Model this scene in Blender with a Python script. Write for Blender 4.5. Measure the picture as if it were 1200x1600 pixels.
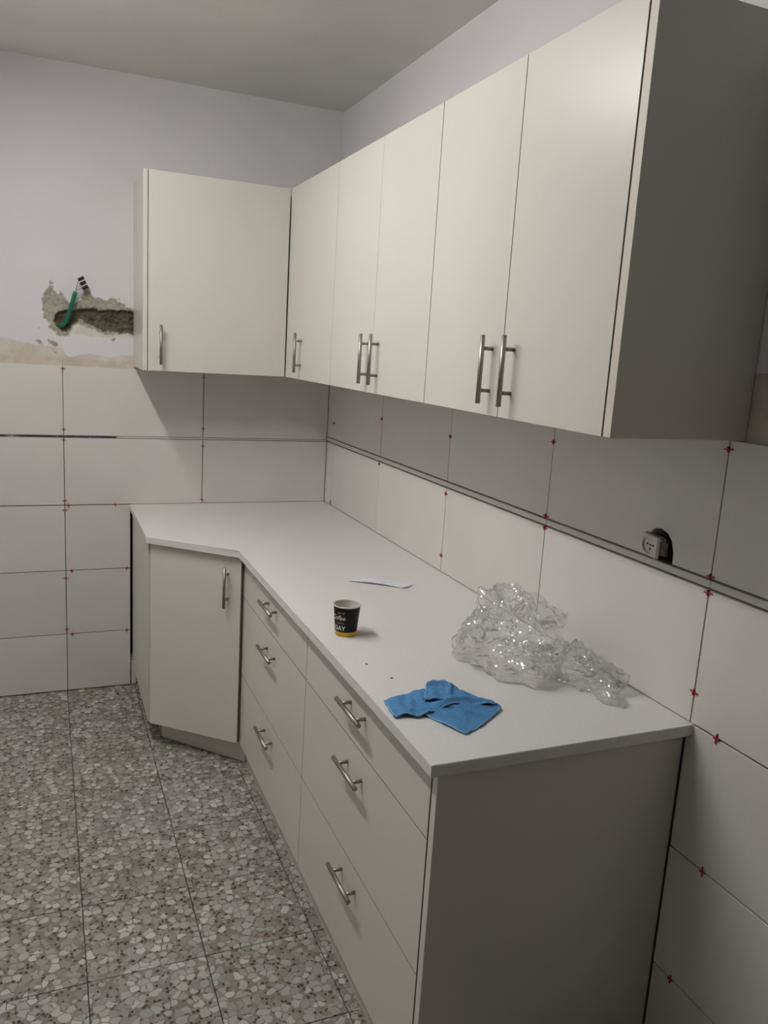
import bpy, bmesh, math, random
import numpy as np
from mathutils import Vector, Matrix, noise
random.seed(7)
for o in list(bpy.data.objects): bpy.data.objects.remove(o)
scene = bpy.context.scene
COL = scene.collection

# ------------------------------------------------------------------ camera
CAM = Vector((-1.28102, -3.76461, 1.64839))
YAW, PITCH, ROLL, FPX = 0.404018, -0.195270, 0.061683, 1262.04
fwd = Vector((math.sin(YAW)*math.cos(PITCH), math.cos(YAW)*math.cos(PITCH), math.sin(PITCH)))
rgt = Vector((math.cos(YAW), -math.sin(YAW), 0)); upv = rgt.cross(fwd)
r2 = math.cos(ROLL)*rgt + math.sin(ROLL)*upv
u2 = -math.sin(ROLL)*rgt + math.cos(ROLL)*upv
cd = bpy.data.cameras.new('camera'); cam = bpy.data.objects.new('camera', cd); COL.objects.link(cam)
m = Matrix((r2, u2, -fwd)).transposed().to_4x4(); m.translation = CAM
cam.matrix_world = m
cd.sensor_fit = 'VERTICAL'; cd.sensor_height = 24.0; cd.lens = 24.0*FPX/1600.0
cd.clip_start = 0.02
scene.camera = cam
# ------------------------------------------------------------------ world, light level, exposure
w = bpy.data.worlds.new('world'); scene.world = w; w.use_nodes = True
w.node_tree.nodes['Background'].inputs[0].default_value = (0.80, 0.85, 1.0, 1)
w.node_tree.nodes['Background'].inputs[1].default_value = 0.02
LAMP_STRENGTH = 73.0
vs = scene.view_settings
vs.view_transform = 'Standard'; vs.look = 'None'; vs.exposure = 0.0; vs.gamma = 1.0
vs.use_curve_mapping = False
# diffuser of the ceiling lamp (its fixture is built further down)
LAMP_X, LAMP_Y0, LAMP_Y1, LAMP_Z = -1.47, -0.94, -2.20, 2.645

# ------------------------------------------------------------------ helpers
def newmat(name):
    mt = bpy.data.materials.new(name); mt.use_nodes = True
    nt = mt.node_tree; b = nt.nodes['Principled BSDF']
    return mt, nt, b
def N(nt, t, **kw):
    n = nt.nodes.new(t)
    for k, v in kw.items():
        if k.startswith('i_'): n.inputs[k[2:].replace('_', ' ')].default_value = v
        else: setattr(n, k, v)
    return n
def ramp(nt, stops, interp='LINEAR'):
    n = nt.nodes.new('ShaderNodeValToRGB'); cr = n.color_ramp; cr.interpolation = interp
    while len(cr.elements) < len(stops): cr.elements.new(0.5)
    for e, (p, c) in zip(cr.elements, stops):
        e.position = p; e.color = (c[0], c[1], c[2], 1) if not isinstance(c, (int, float)) else (c, c, c, 1)
    return n
def simple(name, col, rough=0.5, metal=0.0, spec=0.5):
    mt, nt, b = newmat(name)
    b.inputs['Base Color'].default_value = (*col, 1); b.inputs['Roughness'].default_value = rough
    b.inputs['Metallic'].default_value = metal; b.inputs['Specular IOR Level'].default_value = spec
    return mt
def mottled(name, col, amp=0.06, scale=3.0, rough=0.5, bump=0.0, bscale=120.0, spec=0.5, stretch=(1, 1, 1), roughvar=0.0):
    mt, nt, b = newmat(name)
    g = N(nt, 'ShaderNodeNewGeometry'); mp = N(nt, 'ShaderNodeMapping'); mp.inputs['Scale'].default_value = stretch
    nt.links.new(g.outputs['Position'], mp.inputs['Vector'])
    n1 = N(nt, 'ShaderNodeTexNoise', i_Scale=scale, i_Detail=5.0)
    nt.links.new(mp.outputs[0], n1.inputs['Vector'])
    lo = tuple(c*(1-amp) for c in col); hi = tuple(min(1, c*(1+amp)) for c in col)
    rp = ramp(nt, [(0.3, lo), (0.7, hi)])
    nt.links.new(n1.outputs['Fac'], rp.inputs[0]); nt.links.new(rp.outputs[0], b.inputs['Base Color'])
    b.inputs['Roughness'].default_value = rough; b.inputs['Specular IOR Level'].default_value = spec
    if roughvar:
        mr = N(nt, 'ShaderNodeMapRange'); mr.inputs[3].default_value = rough-roughvar; mr.inputs[4].default_value = rough+roughvar
        nt.links.new(n1.outputs['Fac'], mr.inputs[0]); nt.links.new(mr.outputs[0], b.inputs['Roughness'])
    if bump:
        n2 = N(nt, 'ShaderNodeTexNoise', i_Scale=bscale, i_Detail=3.0)
        nt.links.new(mp.outputs[0], n2.inputs['Vector'])
        bp = N(nt, 'ShaderNodeBump', i_Strength=bump, i_Distance=0.002)
        nt.links.new(n2.outputs['Fac'], bp.inputs['Height']); nt.links.new(bp.outputs[0], b.inputs['Normal'])
    return mt

PAINT = (0.68, 0.665, 0.68)
M = {}
M['paint'] = mottled('wall_paint', PAINT, 0.03, 2.0, 0.75, 0.25, 60, 0.3)
M['ceiling'] = mottled('ceiling_paint', (0.76, 0.75, 0.72), 0.05, 2.5, 0.85, 0.35, 35, 0.2)
M['farwall'] = mottled('room_paint', (0.36, 0.34, 0.31), 0.03, 2.0, 0.8, 0.1, 60, 0.2)
M['laminate'] = mottled('cream_laminate', (0.65, 0.634, 0.572), 0.025, 2.2, 0.31, 0.08, 90, 0.45, (1, 1, 0.22), 0.03)
M['edge'] = mottled('laminate_edge', (0.66, 0.61, 0.53), 0.03, 4.0, 0.5)
M['chip'] = mottled('raw_chipboard', (0.30, 0.24, 0.18), 0.25, 60.0, 0.8)
M['worktop'] = mottled('worktop_stone', (0.70, 0.685, 0.67), 0.03, 160.0, 0.42, 0.0, 100, 0.4)
M['steel'] = mottled('brushed_steel', (0.34, 0.325, 0.295), 0.10, 150.0, 0.46, 0.0, 100, 0.5, (1, 1, 1))
M['steel'].node_tree.nodes['Principled BSDF'].inputs['Metallic'].default_value = 1.0
M['grout'] = mottled('open_joint_mortar', (0.10, 0.09, 0.085), 0.3, 40.0, 0.95, 0.5, 90, 0.1)
M['adhesive'] = mottled('tile_adhesive', (0.22, 0.20, 0.18), 0.2, 30.0, 0.95, 0.5, 90, 0.1)
M['red'] = simple('red_plastic', (0.40, 0.025, 0.045), 0.5)
M['yellow'] = simple('yellow_plastic', (0.62, 0.52, 0.05), 0.45)
M['black'] = simple('black_plastic', (0.012, 0.011, 0.013), 0.4)
M['dark'] = simple('hollow_shade', (0.015, 0.013, 0.011), 0.9)  # near-black colour stands in for shade deep inside gaps and holes
M['white_plastic'] = simple('white_plastic', (0.72, 0.70, 0.64), 0.35)
M['grey_plastic'] = mottled('dusty_grey_plastic', (0.22, 0.20, 0.17), 0.3, 80, 0.7)
M['green'] = mottled('green_conduit', (0.010, 0.155, 0.095), 0.15, 40, 0.4)
M['wire'] = simple('wire_grey', (0.25, 0.24, 0.22), 0.45)

def wall_tile_mat():
    mt, nt, b = newmat('wall_tile_ceramic')
    g = N(nt, 'ShaderNodeNewGeometry'); oi = N(nt, 'ShaderNodeObjectInfo')
    n1 = N(nt, 'ShaderNodeTexNoise', i_Scale=4.0, i_Detail=4.0); nt.links.new(g.outputs['Position'], n1.inputs['Vector'])
    add = N(nt, 'ShaderNodeMath', operation='MULTIPLY_ADD'); add.inputs[1].default_value = 0.5; 
    nt.links.new(oi.outputs['Random'], add.inputs[0]); nt.links.new(n1.outputs['Fac'], add.inputs[2])
    rp = ramp(nt, [(0.35, (0.63, 0.61, 0.575)), (1.0, (0.69, 0.67, 0.635))])
    nt.links.new(add.outputs[0], rp.inputs[0])
    # faint smudges of mortar on the glaze
    n2 = N(nt, 'ShaderNodeTexNoise', i_Scale=26.0, i_Detail=3.0); nt.links.new(g.outputs['Position'], n2.inputs['Vector'])
    sm = ramp(nt, [(0.72, 0.0), (0.80, 0.45)]); nt.links.new(n2.outputs['Fac'], sm.inputs[0])
    mx = N(nt, 'ShaderNodeMix', data_type='RGBA'); mx.inputs[7].default_value = (0.50, 0.47, 0.42, 1)
    nt.links.new(sm.outputs[0], mx.inputs[0]); nt.links.new(rp.outputs[0], mx.inputs[6])
    nt.links.new(mx.outputs[2], b.inputs['Base Color'])
    b.inputs['Roughness'].default_value = 0.40; b.inputs['Specular IOR Level'].default_value = 0.45
    return mt
M['tile'] = wall_tile_mat()

def strip_mat():
    mt, nt, b = newmat('stained_joint_strip')
    g = N(nt, 'ShaderNodeNewGeometry'); mp = N(nt, 'ShaderNodeMapping'); mp.inputs['Scale'].default_value = (1, 1, 0.3)
    nt.links.new(g.outputs['Position'], mp.inputs['Vector'])
    n1 = N(nt, 'ShaderNodeTexNoise', i_Scale=24.0, i_Detail=5.0); nt.links.new(mp.outputs[0], n1.inputs['Vector'])
    rp = ramp(nt, [(0.40, (0.025, 0.024, 0.045)), (0.56, (0.07, 0.068, 0.09)), (0.64, (0.42, 0.41, 0.40))])
    nt.links.new(n1.outputs['Fac'], rp.inputs[0]); nt.links.new(rp.outputs[0], b.inputs['Base Color'])
    b.inputs['Roughness'].default_value = 0.6
    return mt
M['strip'] = strip_mat()

def terrazzo():
    mt, nt, b = newmat('terrazzo')
    L = nt.links.new
    g = N(nt, 'ShaderNodeNewGeometry'); oi = N(nt, 'ShaderNodeObjectInfo')
    off = N(nt, 'ShaderNodeVectorMath', operation='MULTIPLY_ADD'); off.inputs[1].default_value = (1, 1, 0)
    sc = N(nt, 'ShaderNodeVectorMath', operation='SCALE'); sc.inputs[0].default_value = (17.3, 41.7, 0); L(oi.outputs['Random'], sc.inputs['Scale'])
    L(g.outputs['Position'], off.inputs[0]); L(sc.outputs[0], off.inputs[2])
    # wobble so the chips are not perfect cells
    wn = N(nt, 'ShaderNodeTexNoise', i_Scale=55.0, i_Detail=2.0); L(off.outputs[0], wn.inputs['Vector'])
    wb = N(nt, 'ShaderNodeVectorMath', operation='MULTIPLY_ADD'); wb.inputs[1].default_value = (0.016, 0.016, 0); L(wn.outputs['Color'], wb.inputs[0]); L(off.outputs[0], wb.inputs[2])
    def chips(scale, edge_lo, edge_hi, keep):
        v = N(nt, 'ShaderNodeTexVoronoi', voronoi_dimensions='2D', feature='F1', i_Scale=scale); L(wb.outputs[0], v.inputs['Vector'])
        e = N(nt, 'ShaderNodeTexVoronoi', voronoi_dimensions='2D', feature='DISTANCE_TO_EDGE', i_Scale=scale); L(wb.outputs[0], e.inputs['Vector'])
        er = ramp(nt, [(edge_lo, 0.0), (edge_hi, 1.0)]); L(e.outputs['Distance'], er.inputs[0])
        sp = N(nt, 'ShaderNodeSeparateColor'); L(v.outputs['Color'], sp.inputs[0])
        kp = N(nt, 'ShaderNodeMath', operation='GREATER_THAN'); kp.inputs[1].default_value = keep; L(sp.outputs[0], kp.inputs[0])
        rr = N(nt, 'ShaderNodeMapRange'); rr.inputs[3].default_value = 0.34; rr.inputs[4].default_value = 0.68; L(sp.outputs[2], rr.inputs[0])
        lt = N(nt, 'ShaderNodeMath', operation='LESS_THAN'); L(v.outputs['Distance'], lt.inputs[0]); L(rr.outputs[0], lt.inputs[1])
        m0 = N(nt, 'ShaderNodeMath', operation='MULTIPLY'); L(er.outputs[0], m0.inputs[0]); L(lt.outputs[0], m0.inputs[1])
        mm = N(nt, 'ShaderNodeMath', operation='MULTIPLY'); L(m0.outputs[0], mm.inputs[0]); L(kp.outputs[0], mm.inputs[1])
        return mm, sp
    # cement: per-tile tint
    tint = ramp(nt, [(0.0, (0.215, 0.20, 0.175)), (0.25, (0.245, 0.212, 0.185)), (0.5, (0.225, 0.215, 0.195)), (0.75, (0.23, 0.22, 0.18)), (1.0, (0.245, 0.23, 0.22))])
    L(oi.outputs['Random'], tint.inputs[0])
    # second, smaller chips first
    m2, s2 = chips(78.0, 0.05, 0.10, 0.35)
    c2 = ramp(nt, [(0.0, (0.17, 0.145, 0.12)), (0.35, (0.26, 0.24, 0.205)), (0.7, (0.31, 0.285, 0.25)), (1.0, (0.40, 0.38, 0.355))]); L(s2.outputs[1], c2.inputs[0])
    x2 = N(nt, 'ShaderNodeMix', data_type='RGBA'); L(m2.outputs[0], x2.inputs[0]); L(tint.outputs[0], x2.inputs[6]); L(c2.outputs[0], x2.inputs[7])
    m1, s1 = chips(40.0, 0.04, 0.07, 0.12)
    c1 = ramp(nt, [(0.0, (0.27, 0.255, 0.235)), (0.4, (0.36, 0.35, 0.33)), (0.75, (0.44, 0.43, 0.41)), (1.0, (0.58, 0.57, 0.54))]); L(s1.outputs[1], c1.inputs[0])
    x1 = N(nt, 'ShaderNodeMix', data_type='RGBA'); L(m1.outputs[0], x1.inputs[0]); L(x2.outputs[2], x1.inputs[6]); L(c1.outputs[0], x1.inputs[7])
    # dark specks
    v3 = N(nt, 'ShaderNodeTexVoronoi', voronoi_dimensions='2D', i_Scale=62.0); L(wb.outputs[0], v3.inputs['Vector'])
    s3 = N(nt, 'ShaderNodeSeparateColor'); L(v3.outputs['Color'], s3.inputs[0])
    k3 = N(nt, 'ShaderNodeMath', operation='GREATER_THAN'); k3.inputs[1].default_value = 0.25; L(s3.outputs[0], k3.inputs[0])
    d3 = N(nt, 'ShaderNodeMath', operation='LESS_THAN'); d3.inputs[1].default_value = 0.26; L(v3.outputs['Distance'], d3.inputs[0])
    q3 = N(nt, 'ShaderNodeMath', operation='MULTIPLY'); L(k3.outputs[0], q3.inputs[0]); L(d3.outputs[0], q3.inputs[1])
    c3 = ramp(nt, [(0.0, (0.03, 0.027, 0.023)), (1.0, (0.115, 0.085, 0.065))]); L(s3.outputs[1], c3.inputs[0])
    x3 = N(nt, 'ShaderNodeMix', data_type='RGBA'); iv = N(nt, 'ShaderNodeMath', operation='SUBTRACT'); iv.inputs[0].default_value = 1.0; L(m1.outputs[0], iv.inputs[1])
    q4 = N(nt, 'ShaderNodeMath', operation='MULTIPLY'); L(q3.outputs[0], q4.inputs[0]); L(iv.outputs[0], q4.inputs[1]); L(q4.outputs[0], x3.inputs[0]); L(x1.outputs[2], x3.inputs[6]); L(c3.outputs[0], x3.inputs[7])
    # broad dirt
    dn = N(nt, 'ShaderNodeTexNoise', i_Scale=3.0, i_Detail=4.0); L(g.outputs['Position'], dn.inputs['Vector'])
    dr = ramp(nt, [(0.3, (0.86, 0.84, 0.81)), (0.7, (1.0, 1.0, 1.0))]); L(dn.outputs['Fac'], dr.inputs[0])
    x4 = N(nt, 'ShaderNodeMix', data_type='RGBA', blend_type='MULTIPLY'); x4.inputs[0].default_value = 1.0; L(x3.outputs[2], x4.inputs[6]); L(dr.outputs[0], x4.inputs[7])
    L(x4.outputs[2], b.inputs['Base Color'])
    b.inputs['Roughness'].default_value = 0.5; b.inputs['Specular IOR Level'].default_value = 0.3
    return mt
M['terrazzo'] = terrazzo()

def link(name, me, mat=None, parent=None, kind=None, smooth=False):
    o = bpy.data.objects.new(name, me); COL.objects.link(o)
    if mat is not None:
        if not me.materials:
            for q in (mat if isinstance(mat, (list, tuple)) else [mat]): me.materials.append(q)
    if parent: o.parent = parent
    if kind: o['kind'] = kind
    if smooth:
        for p in me.polygons: p.use_smooth = True
    return o
def bm_mesh(bm, name):
    bmesh.ops.recalc_face_normals(bm, faces=bm.faces)
    me = bpy.data.meshes.new(name); bm.to_mesh(me); bm.free(); return me
def bx(bm, x0, x1, y0, y1, z0, z1, mi=0):
    vs_ = [bm.verts.new((x, y, z)) for z in (z0, z1) for y in (y0, y1) for x in (x0, x1)]
    for f in ((0, 2, 3, 1), (4, 5, 7, 6), (0, 1, 5, 4), (2, 6, 7, 3), (0, 4, 6, 2), (1, 3, 7, 5)):
        bm.faces.new([vs_[i] for i in f]).material_index = mi
    return vs_
def box(name, x0, x1, y0, y1, z0, z1, mat, parent=None, bev=0.0, kind=None, seg=1):
    bm = bmesh.new(); bx(bm, min(x0, x1), max(x0, x1), min(y0, y1), max(y0, y1), min(z0, z1), max(z0, z1))
    if bev: bmesh.ops.bevel(bm, geom=bm.edges[:], offset=bev, segments=seg, affect='EDGES', profile=0.5)
    return link(name, bm_mesh(bm, name), mat, parent, kind)
def prism(name, pts, z0, z1, mat, parent=None, bev=0.0, seg=2):
    bm = bmesh.new()
    a = [bm.verts.new((x, y, z0)) for x, y in pts]; b = [bm.verts.new((x, y, z1)) for x, y in pts]
    bm.faces.new(a); bm.faces.new(b); n = len(pts)
    for i in range(n): bm.faces.new([a[i], a[(i+1) % n], b[(i+1) % n], b[i]])
    if bev: bmesh.ops.bevel(bm, geom=bm.edges[:], offset=bev, segments=seg, affect='EDGES')
    return link(name, bm_mesh(bm, name), mat, parent)
def cyl(bm, a, b, r, n=14, r1=None, caps=True, mi=0):
    a, b = Vector(a), Vector(b); d = (b-a).normalized()
    t = Vector((0, 0, 1)) if abs(d.z) < .9 else Vector((1, 0, 0)); u = d.cross(t).normalized(); v = d.cross(u)
    r1 = r if r1 is None else r1
    A = [bm.verts.new(a+(u*math.cos(2*math.pi*i/n)+v*math.sin(2*math.pi*i/n))*r) for i in range(n)]
    B = [bm.verts.new(b+(u*math.cos(2*math.pi*i/n)+v*math.sin(2*math.pi*i/n))*r1) for i in range(n)]
    for i in range(n):
        f = bm.faces.new([A[i], A[(i+1) % n], B[(i+1) % n], B[i]]); f.smooth = True; f.material_index = mi
    if caps: bm.faces.new(A[::-1]).material_index = mi; bm.faces.new(B).material_index = mi
def tube(bm, pts, r, n=10):
    rings = []; P = [Vector(p) for p in pts]
    for i, p in enumerate(P):
        d = (P[min(i+1, len(P)-1)]-P[max(i-1, 0)]).normalized()
        t = Vector((0, 1, 0)) if abs(d.y) < .9 else Vector((1, 0, 0)); u = d.cross(t).normalized(); v = d.cross(u)
        rings.append([bm.verts.new(p+(u*math.cos(2*math.pi*k/n)+v*math.sin(2*math.pi*k/n))*r) for k in range(n)])
    for a, b in zip(rings, rings[1:]):
        for k in range(n): bm.faces.new([a[k], a[(k+1) % n], b[(k+1) % n], b[k]]).smooth = True
    bm.faces.new(rings[0][::-1]); bm.faces.new(rings[-1])
def empty(name, loc, label, cat, group=None):
    o = bpy.data.objects.new(name, None); COL.objects.link(o); o.location = loc; o.empty_display_size = 0.05
    return tag(o, label, cat, group)
def tag(o, label, cat, group=None):
    o['label'] = label; o['category'] = cat
    if group: o['group'] = group
    return o
def setp(child, parent):                     # parent while keeping world-space mesh coordinates
    child.parent = parent
    off = Vector((0, 0, 0)); q = parent
    while q: off += q.location; q = q.parent
    child.location = -off
    return child

# ------------------------------------------------------------------ sizes (metres; x=0 right wall tile face, y=0 back wall tile face)
FZ = 0.0224              # floor level
HC = 2.711               # ceiling level
PL = 0.012               # plaster face behind the tile faces
RX0, RY0 = -2.55, -5.2   # far ends of the room
ZT = 0.900               # worktop top
ZS0, ZS1 = 1.200, 1.2235 # band between the tile rows
TT_B, TT_R = 1.509, 1.517

# ------------------------------------------------------------------ room shell
def cell_wall(us, vs_, depth, to3, matidx=lambda u, v: 0, skip=lambda u, v: False):
    """wall face made of cells, some of them set back: faces plus the reveals between them"""
    bm = bmesh.new()
    cache = {}
    def V(u, v, d):
        k = (round(u, 5), round(v, 5), round(d, 5))
        if k not in cache: cache[k] = bm.verts.new(to3(u, v, d))
        return cache[k]
    dep = {}
    for i in range(len(us)-1):
        for j in range(len(vs_)-1):
            uc, vc = (us[i]+us[i+1])/2, (vs_[j]+vs_[j+1])/2
            dep[i, j] = depth(uc, vc)
            if skip(uc, vc): continue
            d = dep[i, j]
            f = bm.faces.new([V(us[i], vs_[j], d), V(us[i+1], vs_[j], d), V(us[i+1], vs_[j+1], d), V(us[i], vs_[j+1], d)])
            f.material_index = matidx(uc, vc)
    for (i, j), d in dep.items():
        for (a, b) in ((i+1, j), (i, j+1)):
            if (a, b) in dep and abs(dep[a, b]-d) > 1e-6:
                e = dep[a, b]
                if a > i: q = [V(us[a], vs_[j], d), V(us[a], vs_[j+1], d), V(us[a], vs_[j+1], e), V(us[a], vs_[j], e)]
                else: q = [V(us[i], vs_[b], d), V(us[i+1], vs_[b], d), V(us[i+1], vs_[b], e), V(us[i], vs_[b], e)]
                bm.faces.new(q)
    return bm

floor = box('floor', RX0, PL, RY0, PL, FZ-0.10, FZ-0.010, M['grout'], kind='structure')
ceiling = box('ceiling', RX0-0.1, PL+0.1, RY0-0.1, PL+0.1, HC, HC+0.1, M['ceiling'], kind='structure')
wall_left = box('wall_left', RX0-0.1, RX0, RY0-0.1, PL+0.1, FZ-0.1, HC, M['paint'], kind='structure')
wall_front = box('wall_front', RX0, PL, RY0-0.1, RY0, FZ-0.1, HC, M['farwall'], kind='structure')

# --- back wall with the chased-out channel in its plaster
GX0, GX1, GZ0, GZ1 = -1.76, -0.860, 1.48, 1.90
slotB = (-0.930, -0.908, 0.150, 0.893)
usB = sorted({RX0, GX0, GX1, slotB[0], slotB[1], PL}); vsB = sorted({FZ-0.1, slotB[2], slotB[3], 1.2, GZ0, GZ1, HC})
inB = lambda u, v: slotB[0] < u < slotB[1] and slotB[2] < v < slotB[3]
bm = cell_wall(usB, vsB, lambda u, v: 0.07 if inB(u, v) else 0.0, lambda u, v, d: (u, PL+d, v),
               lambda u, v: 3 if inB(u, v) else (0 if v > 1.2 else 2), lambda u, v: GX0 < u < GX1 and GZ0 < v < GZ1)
STEP = 0.0036
nx, nz = int(round((GX1-GX0)/STEP)), int(round((GZ1-GZ0)/STEP))
gx = np.linspace(GX0, GX1, nx+1); gz = np.linspace(GZ0, GZ1, nz+1)
XX, ZZ = np.meshgrid(gx, gz, indexing='ij')
def fnoise(s, seed, oct=4):
    out = np.zeros_like(XX)
    for i in range(XX.shape[0]):
        for j in range(XX.shape[1]):
            out[i, j] = noise.fractal(Vector((XX[i, j]*s, ZZ[i, j]*s, seed)), 0.8, 2.0, oct)
    return out
N1 = fnoise(28.0, 1.3, 4); N2 = fnoise(90.0, 7.1, 3); N3 = fnoise(9.0, 4.4, 3)
def sdf(poly):
    P = np.array(poly); n = len(P); d = np.full(XX.shape, 9.0); inside = np.zeros(XX.shape, bool)
    for i in range(n):
        a, b = P[i], P[(i+1) % n]; e = b-a
        t = np.clip(((XX-a[0])*e[0]+(ZZ-a[1])*e[1])/(e@e), 0, 1)
        d = np.minimum(d, np.hypot(XX-a[0]-t*e[0], ZZ-a[1]-t*e[1]))
        c = ((a[1] > ZZ) != (b[1] > ZZ)) & (XX < (b[0]-a[0])*(ZZ-a[1])/(b[1]-a[1]+1e-12)+a[0])
        inside ^= c
    return np.where(inside, -d, d)
R1 = sdf([(-1.28, 1.772), (-1.264, 1.80), (-1.254, 1.835), (-1.248, 1.85), (-1.240, 1.815), (-1.22, 1.80), (-1.205, 1.822), (-1.19, 1.80), (-1.182, 1.768), (-1.15, 1.762),
          (-1.122, 1.785), (-1.112, 1.83), (-1.10, 1.845), (-1.090, 1.838), (-1.088, 1.805), (-1.028, 1.795), (-1.008, 1.806), (-0.985, 1.79), (-0.962, 1.78), (-0.905, 1.765), (-0.83, 1.76),
          (-0.83, 1.655), (-0.963, 1.657), (-1.042, 1.650), (-1.09, 1.668), (-1.13, 1.690), (-1.165, 1.665), (-1.177, 1.634), (-1.222, 1.629), (-1.24, 1.65), (-1.252, 1.672), (-1.277, 1.71)])
R2 = sdf([(-1.236, 1.695), (-1.228, 1.716), (-1.208, 1.733), (-1.17, 1.742), (-1.12, 1.750), (-1.067, 1.754), (-1.028, 1.746), (-0.962, 1.757), (-0.83, 1.75),
          (-0.83, 1.660), (-0.909, 1.660), (-0.963, 1.664), (-1.042, 1.664), (-1.081, 1.679), (-1.105, 1.700), (-1.135, 1.700), (-1.163, 1.680), (-1.185, 1.653), (-1.203, 1.653), (-1.226, 1.672)])
R3 = sdf([(-1.185, 1.648), (-1.15, 1.678), (-1.10, 1.680), (-1.05, 1.655), (-0.88, 1.655), (-0.88, 1.638), (-1.0, 1.640), (-1.05, 1.632), (-1.17, 1.640)])
chips = np.minimum.reduce([sdf([(-1.312, 1.607), (-1.295, 1.611), (-1.275, 1.592), (-1.29, 1.590)]), sdf([(-1.262, 1.615), (-1.232, 1.607), (-1.214, 1.592), (-1.236, 1.585), (-1.255, 1.598)]),
                           sdf([(-1.012, 1.632), (-0.985, 1.636), (-0.999, 1.619)]), sdf([(-0.975, 1.806), (-0.967, 1.81), (-0.97, 1.796)]), sdf([(-1.30, 1.658), (-1.294, 1.664), (-1.291, 1.657)]),
                           sdf([(-1.245, 1.572), (-1.232, 1.566), (-1.226, 1.556), (-1.24, 1.562)])])
bx_ = [-1.80, -1.55, -1.444, -1.311, -1.205, -1.192, -1.175, -1.13, -1.095, -1.05, -1.003, -0.963, -0.909, -0.80]
bz_ = [1.604, 1.606, 1.610, 1.588, 1.580, 1.556, 1.542, 1.556, 1.562, 1.555, 1.547, 1.565, 1.562, 1.56]
band = ZZ - np.interp(XX, bx_, bz_)
edge = np.minimum(np.minimum(XX-GX0, GX1-XX), np.minimum(ZZ-GZ0, GZ1-ZZ)); ew = np.clip(edge/0.02, 0, 1); ew[XX > GX1-0.1] = np.clip(np.minimum(ZZ-GZ0, GZ1-ZZ)/0.02, 0, 1)[XX > GX1-0.1]
st = lambda d, w_: np.clip(0.5-d/w_, 0, 1)
mk1 = st(R1+N1*0.010+N2*0.004, 0.003); mk2 = st(R2+N1*0.007+N2*0.003, 0.006); mk3 = st(R3+N1*0.006, 0.003); mkc = st(chips+N2*0.003, 0.003); mkb = st(band+N1*0.004, 0.003)
dep = mk1*(0.003+0.0022*N2) + mkc*0.002 + mkb*0.0012*(1+N1) + mk3*0.0015
dep = dep*(1-mk2) + mk2*(0.026+0.010*N1+0.006*N2)
dep = dep*ew + 0.0004*N1
colr = np.zeros(XX.shape+(3,)); colr[:] = PAINT
def blend(mask, c0, c1, nn):
    t = np.clip(0.5+nn, 0, 1)[..., None]; c = np.array(c0)*(1-t)+np.array(c1)*t
    return colr*(1-mask[..., None]) + c*mask[..., None]
colr = blend(mkb, (0.56, 0.50, 0.43), (0.68, 0.63, 0.56), N3*0.9+N1*0.3)
low = np.clip((1.545-ZZ)/0.012, 0, 1)*mkb
colr = blend(low*0.7, (0.45, 0.39, 0.31), (0.60, 0.53, 0.45), N1*0.8)
colr = blend(mk3, (0.58, 0.54, 0.46), (0.64, 0.60, 0.54), N1*0.6)
colr = blend(mk1, (0.27, 0.25, 0.20), (0.44, 0.41, 0.35), N2*0.7+N1*0.4)
colr = blend(mkc, (0.25, 0.24, 0.21), (0.40, 0.38, 0.33), N2)
colr = blend(mk2, (0.075, 0.06, 0.042), (0.165, 0.135, 0.098), N2*0.6+N1*0.5)
me_w = bm_mesh(bm, 'wall_back')
nv0 = len(me_w.vertices)
bm = bmesh.new(); bm.from_mesh(me_w)
for f in bm.faces:          # all plaster faces look into the room
    pass
cl = bm.verts.layers.float_color.new('plaster')
gv = [[None]*(nz+1) for _ in range(nx+1)]
for i in range(nx+1):
    for j in range(nz+1):
        v = bm.verts.new((gx[i], PL+dep[i, j], gz[j])); v[cl] = (*colr[i, j], 1); gv[i][j] = v
for i in range(nx):
    for j in range(nz):
        f = bm.faces.new([gv[i][j], gv[i+1][j], gv[i+1][j+1], gv[i][j+1]]); f.material_index = 1; f.smooth = True
me_w = bpy.data.meshes.new('wall_back'); bm.to_mesh(me_w); bm.free()
pm, nt, b = newmat('broken_plaster')
at = N(nt, 'ShaderNodeAttribute', attribute_name='plaster'); nt.links.new(at.outputs['Color'], b.inputs['Base Color'])
b.inputs['Roughness'].default_value = 0.8; b.inputs['Specular IOR Level'].default_value = 0.25
nn = N(nt, 'ShaderNodeTexNoise', i_Scale=160.0, i_Detail=4.0); gp = N(nt, 'ShaderNodeNewGeometry'); nt.links.new(gp.outputs['Position'], nn.inputs['Vector'])
bpn = N(nt, 'ShaderNodeBump', i_Strength=0.25, i_Distance=0.002); nt.links.new(nn.outputs['Fac'], bpn.inputs['Height']); nt.links.new(bpn.outputs[0], b.inputs['Normal'])
wall_back = link('wall_back', me_w, [M['paint'], pm, M['adhesive'], M['dark']], kind='structure')

# --- right wall
SY0, SY1, SZ0, SZ1 = -2.412, -2.325, 1.205, 1.295       # opening of the socket box
usR = sorted({RY0, -2.56, -2.5195, -2.490, SY0, SY1, PL}); vsR = sorted({FZ-0.1, FZ, 0.893, 1.2, SZ0, SZ1, TT_R-0.01, 1.652, HC})
inS = lambda u, v: SY0 < u < SY1 and SZ0 < v < SZ1
inG = lambda u, v: -2.5195 < u < -2.490 and FZ < v < 0.893
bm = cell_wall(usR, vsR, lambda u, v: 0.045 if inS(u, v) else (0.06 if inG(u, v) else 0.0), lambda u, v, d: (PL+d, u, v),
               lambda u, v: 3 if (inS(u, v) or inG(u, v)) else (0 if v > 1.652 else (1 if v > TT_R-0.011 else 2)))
M['old_band'] = mottled('old_adhesive_band', (0.52, 0.47, 0.40), 0.12, 14.0, 0.85, 0.5, 70, 0.2)
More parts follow.
